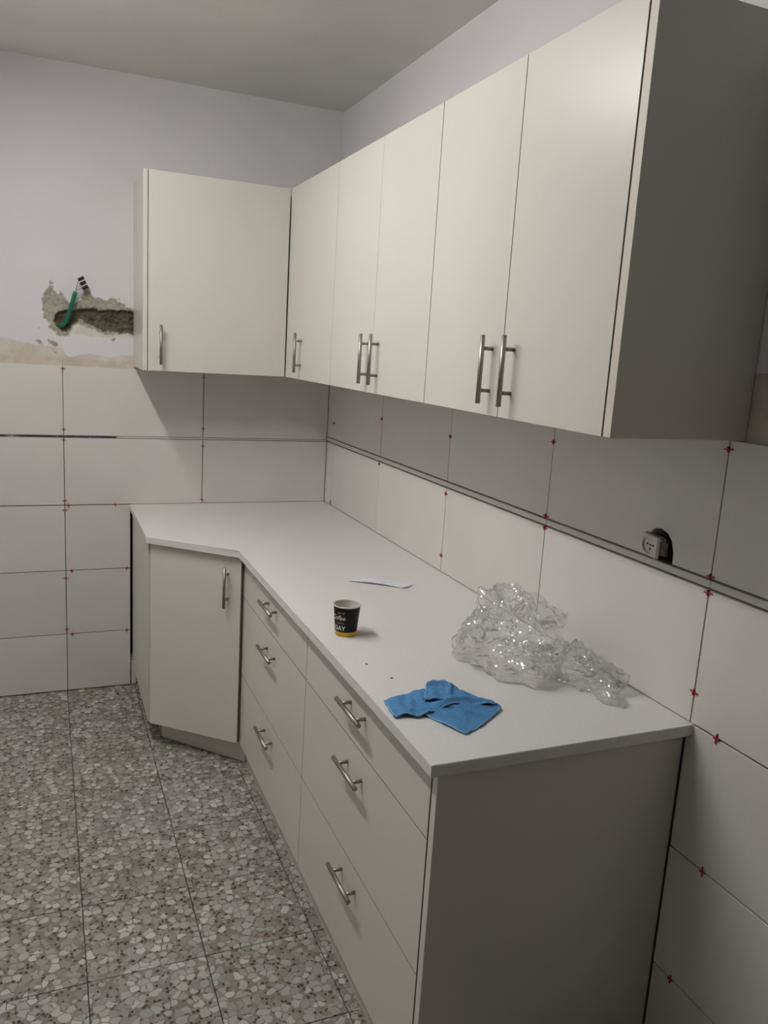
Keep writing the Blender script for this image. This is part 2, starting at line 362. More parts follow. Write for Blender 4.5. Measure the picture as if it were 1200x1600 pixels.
wall_right = link('wall_right', bm_mesh(bm, 'wall_right'), [M['paint'], M['old_band'], M['adhesive'], M['dark']], kind='structure')

# ------------------------------------------------------------------ wall tiles, each its own piece
G = 0.0016          # half joint
def tile_back(x0, x1, z0, z1, mat='tile', name='wall_tile', y=0.0, g=G):
    j = random.uniform(-0.0005, 0.0005)
    box(name, x0+g, x1-g, y+j, PL+0.001, z0+g, z1-g, M[mat], wall_back, 0.0007)
xb = [0.0, -0.605, -1.205, -1.805, -2.405, -2.55]
for k in range(len(xb)-1):
    tile_back(xb[k+1], xb[k], ZT, ZS0)
    tile_back(xb[k+1], xb[k], 1.208, TT_B)
    if k == 0: tile_back(xb[k+1], xb[k], ZS0+0.0005, 1.2075, 'tile', 'joint_strip', 0.0015, 0.0006)
    elif k == 1:
        tile_back(xb[k+1], -0.98, ZS0-0.001, 1.209, 'strip', 'joint_strip', 0.0035, 0.0004)
        tile_back(-0.98, xb[k], ZS0+0.0003, 1.2077, 'tile', 'joint_strip', 0.0022, 0.0006)
    else: tile_back(xb[k+1], xb[k], ZS0-0.001, 1.209, 'strip', 'joint_strip', 0.0035, 0.0004)
for k in range(1, len(xb)-1):
    x1_ = -0.9265 if k == 1 else xb[k]
    for z0, z1 in ((FZ+0.004, 0.3), (0.3, 0.6), (0.6, ZT-0.001)):
        tile_back(xb[k+1], x1_, z0, z1)
# low corner of the bottom tile under the cabinet
tile_back(-0.9265+2*G, -0.90, FZ+0.004, 0.145)

def tile_right(y0, y1, z0, z1, mat='tile', name='wall_tile', x=0.0, g=G):
    j = random.uniform(-0.0006, 0.0006)
    box(name, x+j, PL+0.001, y0+g, y1-g, z0+g, z1-g, M[mat], wall_right, 0.0007)
yr = [-0.0005, -0.0967, -0.690, -1.3066, -1.9153, -2.5276, -3.14, -3.752, -4.364, -5.18]
def notched_tile(y0, y1, z0, z1):
    """upper tile with the rough round-topped cut-out for the socket box"""
    g = G; y0 += g; y1 -= g; z0 += g; z1 -= g
    cut = [(SY1+0.002, z0), (SY1, 1.255), (SY1-0.006, 1.279), (SY1-0.02, 1.292), (SY1-0.04, 1.296), (SY1-0.062, 1.290), (SY1-0.078, 1.275), (SY0, 1.250), (SY0-0.001, z0)]
    out = [(y1, z0)] + cut + [(y0, z0), (y0, z1), (y1, z1)]
    bm = bmesh.new()
    a = [bm.verts.new((0.0, p[0], p[1])) for p in out]; b_ = [bm.verts.new((PL+0.001, p[0], p[1])) for p in out]
    bm.faces.new(a); bm.faces.new(b_)
    for i in range(len(out)): bm.faces.new([a[i], a[(i+1) % len(out)], b_[(i+1) % len(out)], b_[i]])
    link('wall_tile', bm_mesh(bm, 'wall_tile'), M['tile'], wall_right)
for k in range(len(yr)-1):
    tile_right(yr[k+1], yr[k], ZT+(0.0012 if k < 5 else 0.001), ZS0)
    if k == 4: notched_tile(yr[k+1], yr[k], ZS1, TT_R)
    else: tile_right(yr[k+1], yr[k], ZS1, TT_R)
    tile_right(yr[k+1], yr[k], ZS0+0.0035, ZS1-0.0035, 'tile', 'border_strip', 0.0008, 0.0006)
for k in range(5, len(yr)-1):
    top = yr[k] if k > 5 else -2.5195
    for z0, z1 in ((FZ+0.004, 0.3), (0.3, 0.6), (0.6, ZT-0.001)):
        tile_right(yr[k+1], top, z0, z1)

# ------------------------------------------------------------------ terrazzo floor tiles
tx = [-1.207+0.3003*k for k in range(-4, 4)]
ty = [0.010, -0.037] + [-0.037-0.303*k for k in range(1, 17)]
mesh_cache = {}
for i in range(len(tx)-1):
    for j in range(len(ty)-1):
        wx, wy = tx[i+1]-tx[i], ty[j]-ty[j+1]
        key = (round(wx, 4), round(wy, 4))
        if key not in mesh_cache:
            bm = bmesh.new(); bx(bm, -wx/2+0.0012, wx/2-0.0012, -wy/2+0.0012, wy/2-0.0012, -0.012, 0.0)
            bmesh.ops.bevel(bm, geom=[e for e in bm.edges if all(v.co.z > -0.001 for v in e.verts)], offset=0.0010, segments=1, affect='EDGES')
            mesh_cache[key] = bm_mesh(bm, 'floor_tile'); mesh_cache[key].materials.append(M['terrazzo'])
        o = bpy.data.objects.new('floor_tile', mesh_cache[key]); COL.objects.link(o); o.parent = floor
        o.location = ((tx[i]+tx[i+1])/2, (ty[j]+ty[j+1])/2, FZ+random.uniform(-0.0005, 0.0003))

# ------------------------------------------------------------------ ceiling lamp (above the frame): the room's light
lamp = empty('ceiling_lamp', (LAMP_X, (LAMP_Y0+LAMP_Y1)/2, HC), 'long white ceiling lamp with a glowing diffuser', 'lamp')
setp(box('housing', LAMP_X-0.045, LAMP_X+0.045, LAMP_Y1-0.02, LAMP_Y0+0.02, LAMP_Z+0.029, HC-0.001, M['white_plastic'], None, 0.004), lamp)
em, nt, b = newmat('lamp_diffuser_glow'); nt.nodes.remove(b)
e = N(nt, 'ShaderNodeEmission'); e.inputs[0].default_value = (1.0, 0.985, 0.955, 1); e.inputs[1].default_value = LAMP_STRENGTH
nt.links.new(e.outputs[0], nt.nodes['Material Output'].inputs[0])
bm = bmesh.new(); bx(bm, LAMP_X-0.035, LAMP_X+0.035, LAMP_Y1, LAMP_Y0, LAMP_Z, LAMP_Z+0.028)
setp(link('diffuser', bm_mesh(bm, 'diffuser'), em), lamp)

# ------------------------------------------------------------------ handles
HB, HP = 0.156, 0.096
def handle_mesh(n, along, c, off=0.028):
    """steel bar on two posts; c lies on the front, n points out of it"""
    n, along, c = Vector(n), Vector(along), Vector(c)
    bm = bmesh.new()
    cyl(bm, c+n*off-along*HB/2, c+n*off+along*HB/2, 0.0058, 16)
    for s in (-1, 1): cyl(bm, c+along*s*HP/2, c+along*s*HP/2+n*off, 0.0045, 12)
    return bm_mesh(bm, 'handle')
def add_handle(parent, n, along, c):
    return setp(link('handle', handle_mesh(n, along, c), M['steel']), parent)

M['seam_shade'] = mottled('seam_shade', (0.20, 0.165, 0.13), 0.1, 40.0, 0.7)  # dark brown paints the shade of the seams onto door and drawer edges
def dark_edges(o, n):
    n = Vector(n).normalized(); o.data.materials.append(M['seam_shade'])
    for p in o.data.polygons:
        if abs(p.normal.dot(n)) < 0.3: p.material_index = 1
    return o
# ------------------------------------------------------------------ base cabinets
XF = -0.603                       # drawer front face
XB = XF+0.019
ZB, ZD = 0.125, 0.872             # bottom and top of the fronts
DA, DB = Vector((-0.9135, -0.6345, 0)), Vector((-0.6165, -0.8975, 0))
dt = (DB-DA).normalized(); dn = Vector((dt.y, -dt.x, 0))
if dn.y > 0: dn = -dn
def slab(name, a, b_, n, z0, z1, th, mat, parent, bev=0.0009):
    """upright board: outer face from a to b_, thickness th behind it"""
    a, b_ = Vector(a), Vector(b_)
    pts = [(a.x, a.y), (b_.x, b_.y), ((b_-n*th).x, (b_-n*th).y), ((a-n*th).x, (a-n*th).y)]
    return setp(prism(name, pts, z0, z1, mat, None, bev, 1), parent)
cc = empty('corner_cabinet', (-0.5, -0.5, FZ), 'cream corner base cabinet with one angled door facing the floor, at left', 'cabinet')
setp(prism('carcass', [(-0.898, -0.004), (-0.898, -0.612), (-0.605, -0.872), (-0.03, -0.872), (-0.03, -0.004)], ZB, 0.874, M['laminate']), cc)
setp(prism('side_panel', [(-0.918, -0.002), (-0.918, -0.622), (-0.8985, -0.622), (-0.8985, -0.002)], ZB, 0.874, M['laminate'], None, 0.0008, 1), cc)
door = slab('door', DA, DB, dn, ZB, ZD, 0.018, M['laminate'], cc)
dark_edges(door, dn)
hc = DA+(DB-DA)*0.862; add_handle(door, dn, (0, 0, 1), (hc.x, hc.y, 0.751))
pa, pb = Vector((-0.856, -0.563, 0)), Vector((-0.574, -0.865, 0)); pn = Vector((-(pb-pa).y, (pb-pa).x, 0)).normalized(); pn = -pn if pn.y > 0 else pn
slab('plinth', pa, pb, pn, FZ+0.0005, ZB-0.001, 0.016, M['laminate'], cc)
setp(box('plinth_return', -0.856, -0.840, -0.556, -0.03, FZ+0.0005, ZB-0.001, M['chip']), cc)

ZR = [0.118, 0.406, 0.7135, ZD]
def drawer_unit(y1, y0, label, hy, end_panel=False):
    u = empty('drawer_cabinet', (-0.32, (y0+y1)/2, FZ), label, 'cabinet', 'drawer cabinets')
    setp(box('carcass', XB+0.001, -0.03, y0+0.004, y1-0.004, ZB+0.002, 0.874, M['laminate']), u)
    setp(box('plinth', -0.572, -0.556, y0, y1, FZ+0.0005, ZB+0.001, M['laminate']), u)
    for k, hz in enumerate((0.350, 0.648, 0.806)):
        d = setp(box('drawer', XF, XB, y0+0.0016, y1-0.0016, ZR[k]+0.0014, ZR[k+1]-0.0014, M['laminate'], None, 0.0003), u)
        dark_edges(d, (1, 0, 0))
        add_handle(d, (-1, 0, 0), (0, 1, 0), (XF, hy, hz))
    if end_panel:
        setp(box('end_panel', XF+0.001, -0.0025, -2.5175, y0-0.002, FZ+0.0005, 0.874, M['laminate'], None, 0.0008), u)
    return u
drawer_unit(-0.878, -1.686, 'cream three-drawer base cabinet beside the corner cabinet, below the paper cup', -1.303)
drawer_unit(-1.686, -2.4945, 'cream three-drawer base cabinet with exposed end panel, nearest the camera', -2.096, True)

# worktop
wt = prism('worktop', [(-0.9304, 0.0105), (-0.9304, -0.6467), (-0.629, -0.9131), (-0.629, -2.5392), (0.0105, -2.5392), (0.0105, 0.0105)], ZT-0.0255, ZT, M['worktop'], None, 0.0012, 2)
tag(wt, 'pale grey worktop with an angled corner lying along both walls', 'worktop')

# ------------------------------------------------------------------ wall cabinets
ZU0, ZU1 = 1.518, 2.2834
XU = -0.3222; YU = -0.3508
lc = empty('wall_cabinet', (-0.6, -0.17, ZU0), 'cream wall cabinet with one wide door hanging on the back wall', 'cabinet', 'wall cabinets')
setp(box('carcass', -0.893, -0.345, YU+0.020, 0.011, ZU0+0.001, ZU1-0.001, M['laminate']), lc)
setp(box('side_panel', -0.9125, -0.895, YU+0.001, 0.011, ZU0, ZU1, M['laminate'], None, 0.0008), lc)
d = setp(box('door', -0.8925, -0.3265, YU, YU+0.018, ZU0, ZU1, M['laminate'], None, 0.0004), lc)
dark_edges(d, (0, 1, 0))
add_handle(d, (0, -1, 0), (0, 0, 1), (-0.845, YU, 1.6225))
def wall_unit(y1, y0, doors, label, end=False):
    u = empty('wall_cabinet', (-0.16, (y0+y1)/2, ZU0), label, 'cabinet', 'wall cabinets')
    setp(box('carcass', XU+0.020, 0.011, y0+0.001, y1-0.001 if y1 < -0.4 else 0.010, ZU0+0.001, ZU1-0.001, M['laminate']), u)
    for (a, b_, hy) in doors:
        d = setp(box('door', XU, XU+0.018, b_, a, ZU0, ZU1, M['laminate'], None, 0.0004), u)
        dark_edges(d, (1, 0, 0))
        add_handle(d, (-1, 0, 0), (0, 0, 1), (XU, hy, 1.6225))
    if end:
        setp(box('end_panel', XU+0.001, 0.0105, -2.5555, y0-0.0035, ZU0, ZU1, M['laminate'], None, 0.0008), u)
        setp(box('edge_band', XU+0.0001, XU+0.0011, -2.5550, y0-0.0040, ZU0+0.001, ZU1-0.001, M['edge']), u)
wall_unit(-0.356, -0.946, [(-0.354, -0.9455, -0.574)], 'cream single-door wall cabinet in the corner, beside the wide-door cabinet')
wall_unit(-0.946, -1.7505, [(-0.9475, -1.3492, -1.312), (-1.3508, -1.7490, -1.398)], 'cream two-door wall cabinet in the middle of the right wall row')
wall_unit(-1.7505, -2.530, [(-1.7522, -2.1448, -2.100), (-2.1475, -2.5290, -2.195)], 'cream two-door wall cabinet with dark end panel, nearest the camera', True)

# ------------------------------------------------------------------ paper cup
CX, CY = -0.545, -1.832
cup = empty('paper_cup', (CX, CY, ZT), 'small black paper coffee cup with yellow base band on the worktop', 'cup')
CH, R0, R1c = 0.085, 0.0285, 0.0362
rad = lambda h: R0+(R1c-R0)*h/CH
def lathe(name, prof, mat, parent, n=48):
    bm = bmesh.new(); rings = []
    for r, h in prof: rings.append([bm.verts.new((CX+r*math.cos(2*math.pi*i/n), CY+r*math.sin(2*math.pi*i/n), ZT+h)) for i in range(n)] if r > 1e-6 else [bm.verts.new((CX, CY, ZT+h))])
    for a, b_ in zip(rings, rings[1:]):
        for i in range(n):
            if len(b_) == 1: f = bm.faces.new([a[i], a[(i+1) % n], b_[0]])
            elif len(a) == 1: f = bm.faces.new([a[0], b_[(i+1) % n], b_[i]])
            else: f = bm.faces.new([a[i], a[(i+1) % n], b_[(i+1) % n], b_[i]])
            f.smooth = True
    return setp(link(name, bm_mesh(bm, name), mat), parent)
M['cup_black'] = simple('cup_black_print', (0.007, 0.006, 0.007), 0.45, 0.0, 0.25)
M['cup_yellow'] = simple('cup_yellow_print', (0.66, 0.40, 0.012), 0.4)
M['cup_white'] = simple('cup_paper_white', (0.60, 0.59, 0.54), 0.5)
M['print_white'] = simple('cup_print_white', (0.62, 0.61, 0.58), 0.5)
M['print_gold'] = simple('cup_print_gold', (0.38, 0.22, 0.03), 0.5)
M['coffee'] = simple('coffee_dregs', (0.10, 0.055, 0.025), 0.3)
body = lathe('cup_wall', [(rad(0.013), 0.013), (rad(0.080), 0.080)], M['cup_black'], cup)
lathe('base_band', [(rad(0)-0.0015, 0.0006), (rad(0.0), 0.0006), (rad(0.0132), 0.0132)], M['cup_yellow'], cup)
lathe('cup_lining', [(0, 0.008), (rad(0.008)-0.001, 0.008), (rad(0.083)-0.0011, 0.083)], M['cup_white'], cup)
lathe('coffee_rest', [(0, 0.013), (rad(0.013)-0.0012, 0.013)], M['coffee'], cup)
prof = [(R1c-0.0011, 0.0815)] + [(R1c+0.0003+0.0019*math.cos(t), 0.0832+0.0019*math.sin(t)) for t in [math.pi-k*2*math.pi/10 for k in range(0, 10)]] + [(R1c-0.0004, 0.0815)]
lathe('rim', prof, M['cup_white'], cup)
# print bent round the cup wall
view = math.atan2(CAM.y-CY, CAM.x-CX)           # side of the cup that faces the photograph's viewpoint
def cup_print(txt, h, size, ang_right, mat, shear=0.0, bold=0.0, width=None):
    cu = bpy.data.curves.new('print', 'FONT'); cu.body = txt; cu.size = size; cu.align_x = 'RIGHT'; cu.shear = shear; cu.offset = bold; cu.resolution_u = 3
    to = bpy.data.objects.new('print_tmp', cu); COL.objects.link(to)
    bpy.context.view_layer.update()
    me = bpy.data.meshes.new_from_object(to.evaluated_get(bpy.context.evaluated_depsgraph_get()))
    bpy.data.objects.remove(to)
    bm = bmesh.new(); bm.from_mesh(me)
    bmesh.ops.subdivide_edges(bm, edges=[e_ for e_ in bm.edges if e_.calc_length() > 0.0025], cuts=2)
    xs = [v.co.x for v in bm.verts]; x1 = max(xs); sx = 1.0 if width is None else width/(x1-min(xs))
    for v in bm.verts:
        hh = h+v.co.y; r = rad(hh)+0.0004; a = ang_right+(v.co.x-x1)*sx/r
        v.co = (CX+r*math.cos(a), CY+r*math.sin(a), ZT+hh)
    me2 = bm_mesh(bm, 'print'); setp(link('print', me2, mat), body); body.children[-1]
# angles grow to the viewer's right
cup_print('DAY', 0.0185, 0.0175, view-0.02, M['print_white'], 0.0, 0.0005, 0.034)
cup_print('makes', 0.0365, 0.0085, view-0.16, M['print_gold'], 0.15, 0.0001)
cup_print('Coffee', 0.0470, 0.0185, view-0.06, M['print_white'], 0.35, 0.0002, 0.043)
cup_print('good', 0.0650, 0.0100, view-0.12, M['print_gold'], 0.3, 0.0001)

# ------------------------------------------------------------------ folded paper slip
pc = [Vector((-0.366, -1.360, 0)), Vector((-0.208, -1.478, 0)), Vector((-0.166, -1.440, 0)), Vector((-0.300, -1.300, 0))]
bm = bmesh.new(); NU, NV = 30, 8; rows = []
uvl = None
for side in (0, 1):
    for i in range(NU+1):
        r_ = []
        for j in range(NV+1):
            u, v = i/NU, j/NV
            p = (pc[0]*(1-u)+pc[1]*u)*(1-v)+(pc[3]*(1-u)+pc[2]*u)*v
            z = ZT+0.0008+0.004*(1-v)**2*math.sin(math.pi*min(1, u*1.1))+0.010*max(0, u-0.9)/0.1*(1-v)*0.5
            r_.append(bm.verts.new((p.x, p.y, z+side*0.0003)))
        rows.append(r_)
for s in (0, NU+1):
    for i in range(NU):
        for j in range(NV):
            bm.faces.new([rows[s+i][j], rows[s+i+1][j], rows[s+i+1][j+1], rows[s+i][j+1]]).smooth = True
mt, nt, b = newmat('scribbled_paper')
g = N(nt, 'ShaderNodeNewGeometry'); wv = N(nt, 'ShaderNodeTexNoise', i_Scale=38.0, i_Detail=4.0); nt.links.new(g.outputs['Position'], wv.inputs['Vector'])
rp = ramp(nt, [(0.56, (0.74, 0.74, 0.79)), (0.66, (0.50, 0.51, 0.60))]); nt.links.new(wv.outputs['Fac'], rp.inputs[0]); nt.links.new(rp.outputs[0], b.inputs['Base Color']); b.inputs['Roughness'].default_value = 0.7
slip = link('paper_slip', bm_mesh(bm, 'paper_slip'), mt); tag(slip, 'thin white slip of paper lying on the worktop behind the cup', 'paper')

# ------------------------------------------------------------------ blue cleaning cloth
mt, nt, b = newmat('blue_microfibre')
g = N(nt, 'ShaderNodeNewGeometry'); n1 = N(nt, 'ShaderNodeTexNoise', i_Scale=420.0, i_Detail=3.0); nt.links.new(g.outputs['Position'], n1.inputs['Vector'])
rp = ramp(nt, [(0.3, (0.065, 0.20, 0.42)), (0.7, (0.125, 0.31, 0.56))]); nt.links.new(n1.outputs['Fac'], rp.inputs[0]); nt.links.new(rp.outputs[0], b.inputs['Base Color'])
b.inputs['Roughness'].default_value = 0.9; b.inputs['Specular IOR Level'].default_value = 0.1
bpn = N(nt, 'ShaderNodeBump', i_Strength=0.8, i_Distance=0.002); nt.links.new(n1.outputs['Fac'], bpn.inputs['Height']); nt.links.new(bpn.outputs[0], b.inputs['Normal'])
M['cloth'] = mt
M['hem'] = simple('blue_hem_stitch', (0.16, 0.36, 0.60), 0.85)
cloth = empty('cleaning_cloth', (-0.5, -2.33, ZT), 'crumpled blue microfibre cloth folded on the worktop near its front edge', 'cloth')
def coons(bot, top, nu, nv):
    """surface between two polylines (resampled)"""
    def samp(pl, t):
        P = [Vector(q) for q in pl]; Ls = [0]
        for a, b_ in zip(P, P[1:]): Ls.append(Ls[-1]+(b_-a).length)
        s = t*Ls[-1]
        for k in range(len(P)-1):
            if s <= Ls[k+1]+1e-9:
                return P[k].lerp(P[k+1], (s-Ls[k])/max(1e-9, Ls[k+1]-Ls[k]))
        return P[-1]
    return [[samp(bot, i/nu).lerp(samp(top, i/nu), j/nv) for j in range(nv+1)] for i in range(nu+1)]
def sheet(name, bot, top, seed, th=0.0028, amp=0.0028, nu=44, nv=26, folds=()):
    P = coons(bot, top, nu, nv); bm = bmesh.new(); A = []; B = []
    for i in range(nu+1):
        ra, rb = [], []
        for j in range(nv+1):
            p = P[i][j].copy(); n = noise.fractal(Vector((p.x*26, p.y*26, seed)), 0.8, 2, 4)
            p.z += amp*(0.55+1.3*n)
            for (fx, fy, dx, dy, wd, ht, ln) in folds:
                s = (p.x-fx)*dx+(p.y-fy)*dy; q = -(p.x-fx)*dy+(p.y-fy)*dx
                p.z += ht*math.exp(-(q/wd)**2)*max(0, 1-abs(s)/ln)
            p.z = max(p.z, ZT+0.0006)
            p.x += 0.0015*noise.noise(Vector((p.x*60, p.y*60, seed+3))); p.y += 0.0015*noise.noise(Vector((p.x*60, p.y*60, seed+9)))
            ra.append(bm.verts.new(p)); rb.append(bm.verts.new(p+Vector((0, 0, th))))
        A.append(ra); B.append(rb)
    for i in range(nu):
        for j in range(nv):
            bm.faces.new([A[i][j], A[i][j+1], A[i+1][j+1], A[i+1][j]]).smooth = True
            bm.faces.new([B[i][j], B[i+1][j], B[i+1][j+1], B[i][j+1]]).smooth = True
    rim = [(i, 0) for i in range(nu)]+[(nu, j) for j in range(nv)]+[(i, nv) for i in range(nu, 0, -1)]+[(0, j) for j in range(nv, 0, -1)]
    for k in range(len(rim)):
        a, c = rim[k], rim[(k+1) % len(rim)]
        bm.faces.new([A[a[0]][a[1]], A[c[0]][c[1]], B[c[0]][c[1]], B[a[0]][a[1]]]).smooth = True
    loop = [(A[i][j].co+B[i][j].co)/2 for i, j in rim]
    o = setp(link(name, bm_mesh(bm, name), M['cloth']), cloth)
    return o, loop
def hem(o, pts, r=0.0021):
    bm = bmesh.new(); tube(bm, pts, r, 8); setp(link('hem', bm_mesh(bm, 'hem'), M['hem']), o)
Z0 = ZT+0.001
# lower flap (corner points to the front)
f1, l1 = sheet('lower_flap', [(-0.560, -2.322, Z0), (-0.509, -2.447, Z0), (-0.455, -2.420, Z0), (-0.374, -2.360, Z0+.002)],
               [(-0.535, -2.290, Z0), (-0.50, -2.28, Z0+.002), (-0.440, -2.262, Z0+.003), (-0.379, -2.350, Z0+.004)], 2.0,
               folds=((-0.47, -2.365, 0.86, -0.5, 0.006, 0.010, 0.07), (-0.50, -2.37, 0.75, -0.66, 0.007, 0.008, 0.06), (-0.46, -2.34, 0.97, -0.2, 0.006, 0.009, 0.09)))
hem(f1, l1[2:44])
# folded-over middle layer running to the left end
f2, l2 = sheet('middle_fold', [(-0.619, -2.340, Z0), (-0.595, -2.339, Z0+.002), (-0.572, -2.352, Z0+.002), (-0.535, -2.345, Z0+.006), (-0.480, -2.333, Z0+.008), (-0.381, -2.354, Z0+.007)],
               [(-0.610, -2.262, Z0), (-0.568, -2.250, Z0+.002), (-0.520, -2.238, Z0+.004), (-0.480, -2.232, Z0+.006), (-0.430, -2.262, Z0+.006), (-0.384, -2.345, Z0+.006)], 5.0, amp=0.004,
               folds=((-0.565, -2.30, 0.45, 0.9, 0.007, 0.009, 0.06), (-0.535, -2.285, 0.25, 0.96, 0.008, 0.007, 0.05), (-0.45, -2.325, 0.98, -0.2, 0.008, 0.009, 0.08), (-0.59, -2.30, 0.2, 0.98, 0.008, 0.008, 0.05), (-0.49, -2.325, 0.98, 0.15, 0.006, 0.007, 0.07)))
hem(f2, l2[0:44]); hem(f2, l2[44+26+44-2:])
# small corner turned up on top
f3, l3 = sheet('turned_corner', [(-0.532, -2.300, Z0+.010), (-0.505, -2.306, Z0+.012), (-0.440, -2.322, Z0+.012), (-0.424, -2.318, Z0+.010)],
               [(-0.489, -2.222, Z0+.010), (-0.470, -2.216, Z0+.014), (-0.445, -2.222, Z0+.013), (-0.434, -2.250, Z0+.010)], 8.0, amp=0.004,
               folds=((-0.455, -2.27, 0.5, 0.86, 0.006, 0.009, 0.05), (-0.485, -2.23, 0.95, -0.2, 0.006, 0.007, 0.04), (-0.50, -2.27, 0.3, 0.95, 0.007, 0.004, 0.05)))
hem(f3, l3[0:44]); hem(f3, l3[44+26+44-2:])

# ------------------------------------------------------------------ crumpled clear plastic bag
mt = bpy.data.materials.new('clear_plastic_film'); mt.use_nodes = True; nt = mt.node_tree; nt.nodes.clear()
out = N(nt, 'ShaderNodeOutputMaterial'); tr = N(nt, 'ShaderNodeBsdfTransparent'); tr.inputs[0].default_value = (0.995, 0.995, 0.995, 1)
gl = N(nt, 'ShaderNodeBsdfGlossy', i_Roughness=0.12); gl.inputs[0].default_value = (1, 1, 1, 1)
df = N(nt, 'ShaderNodeBsdfTranslucent'); df.inputs[0].default_value = (0.8, 0.8, 0.8, 1)
dd = N(nt, 'ShaderNodeBsdfDiffuse'); dd.inputs[0].default_value = (0.8, 0.8, 0.8, 1)
lw = N(nt, 'ShaderNodeFresnel', i_IOR=1.28)
ma = N(nt, 'ShaderNodeMath', operation='MULTIPLY_ADD'); ma.inputs[1].default_value = 1.0; ma.inputs[2].default_value = 0.10; nt.links.new(lw.outputs[0], ma.inputs[0])
ma.use_clamp = True
mx0 = N(nt, 'ShaderNodeMixShader'); mx0.inputs[0].default_value = 0.085; nt.links.new(tr.outputs[0], mx0.inputs[1]); nt.links.new(dd.outputs[0], mx0.inputs[2])
mx = N(nt, 'ShaderNodeMixShader'); nt.links.new(ma.outputs[0], mx.inputs[0]); nt.links.new(mx0.outputs[0], mx.inputs[1]); nt.links.new(gl.outputs[0], mx.inputs[2])
nt.links.new(mx.outputs[0], out.inputs[0])
gf = N(nt, 'ShaderNodeNewGeometry'); nf = N(nt, 'ShaderNodeTexVoronoi', i_Scale=48.0); nt.links.new(gf.outputs['Position'], nf.inputs['Vector'])
bf = N(nt, 'ShaderNodeBump', i_Strength=0.30, i_Distance=0.006); nt.links.new(nf.outputs['Distance'], bf.inputs['Height']); nt.links.new(bf.outputs[0], gl.inputs['Normal'])
M['film'] = mt
rng = random.Random(11)
waves = []
for k in range(26):
    fr = 7.0*1.125**k
    dv = Vector((rng.gauss(0, 1), rng.gauss(0, 1), rng.gauss(0, 1))).normalized()
    waves.append((dv*fr, rng.random(), 0.070/fr))
def tri(t):
    t = t-math.floor(t); return abs(2*t-1)*2-1
def crumple(p, k=1.0):
    q = p+Vector((noise.noise(p*9+Vector((3, 0, 0))), noise.noise(p*9+Vector((0, 5, 0))), noise.noise(p*9)))*0.035
    return k*sum(a*tri(q.dot(f)+ph) for f, ph, a in waves)
def bag_lobe(name, c, sx, sy, sz, sub, fn, k, parent, cone=0.0):
    bm = bmesh.new(); bmesh.ops.create_icosphere(bm, subdivisions=sub, radius=1.0)
    for v in bm.verts:
        d = v.co.normalized(); r = fn(d)
        tp = 1.0-cone*max(0.0, d.z)**1.0
        p = Vector((d.x*sx*r*tp, d.y*sy*r*tp, d.z*sz*r))
        nrm = Vector((d.x/sx, d.y/sy, d.z/sz)).normalized()
        p += nrm*crumple(p+c, k)
        p += c
        if p.z < ZT+0.0015: p.z = ZT+0.0015+0.004*max(0, noise.noise(p*40))
        p.x = min(p.x, -0.004)
        v.co = p
    return setp(link(name, bm_mesh(bm, name), M['film']), parent)
bag = empty('plastic_bag', (-0.2, -2.15, ZT), 'crumpled clear plastic bag heaped on the worktop against the wall tiles', 'bag')
bag_lobe('bag_body', Vector((-0.205, -2.115, ZT+0.045)), 0.135, 0.150, 0.122, 6, lambda d: 1.0+0.10*max(0, d.z)**3+0.10*noise.noise(d*1.7+Vector((4, 1, 0))), 1.0, bag, 0.30)
bag_lobe('bag_tail', Vector((-0.085, -2.235, ZT+0.012)), 0.075, 0.160, 0.050, 6, lambda d: 1.0+0.22*noise.noise(d*2.1), 0.8, bag, 0.25)

# ------------------------------------------------------------------ loose wall socket
so = empty('wall_socket', (0, -2.37, 1.25), 'loose white wall socket hanging out of its box in the right wall', 'socket')
def plate_xf(p):    # local: x right on face (towards -y), y up, z out of the wall
    a = math.radians(-6); x, y, z = p
    x, y = x*math.cos(a)-y*math.sin(a), x*math.sin(a)+y*math.cos(a)
    t = math.radians(10); z2 = z*math.cos(t)-x*math.sin(t)*0.6; 
    return Vector((-0.022-z2+0.10*(-y), -2.364-x, 1.2575+y))
def xmesh(bm, name, mat, parent):
    for v in bm.verts: v.co = plate_xf(v.co)
    return setp(link(name, bm_mesh(bm, name), mat), parent)
S = 0.0235
bm = bmesh.new()                              # cover plate with a round well
n = 32; well = 0.0195; outer = []
ring = [bm.verts.new((well*math.cos(2*math.pi*i/n), well*math.sin(2*math.pi*i/n), 0.008)) for i in range(n)]
ring2 = [bm.verts.new((well*math.cos(2*math.pi*i/n), well*math.sin(2*math.pi*i/n), 0.0025)) for i in range(n)]
sq = []
for i in range(n):
    c_, s_ = math.cos(2*math.pi*i/n), math.sin(2*math.pi*i/n); k_ = S/max(abs(c_), abs(s_)); sq.append((c_*k_, s_*k_))
o1 = [bm.verts.new((x, y, 0.008)) for x, y in sq]; o2 = [bm.verts.new((x*1.03, y*1.03, 0.0)) for x, y in sq]
for i in range(n):
    k_ = (i+1) % n
    bm.faces.new([ring[i], ring[k_], o1[k_], o1[i]]); bm.faces.new([ring2[i], ring2[k_], ring[k_], ring[i]]); bm.faces.new([o1[i], o1[k_], o2[k_], o2[i]])
bm.faces.new(ring2); bm.faces.new(o2)
pl = xmesh(bm, 'cover_plate', M['white_plastic'], so)
for (hx, hy, hr) in ((-0.008, 0.0015, 0.0024), (0.0, 0.001, 0.0022), (0.008, 0.0015, 0.0024), (0.0, -0.0085, 0.0024)):
    bm = bmesh.new(); cyl(bm, (hx, hy, 0.0020), (hx, hy, 0.0032), hr, 12); xmesh(bm, 'pin_hole', M['dark'], pl)  # solid dark discs, painted as the shade inside the holes
bm = bmesh.new(); bx(bm, -0.019, 0.019, -0.019, 0.019, -0.022, 0.0); xmesh(bm, 'socket_block', M['white_plastic'], so)
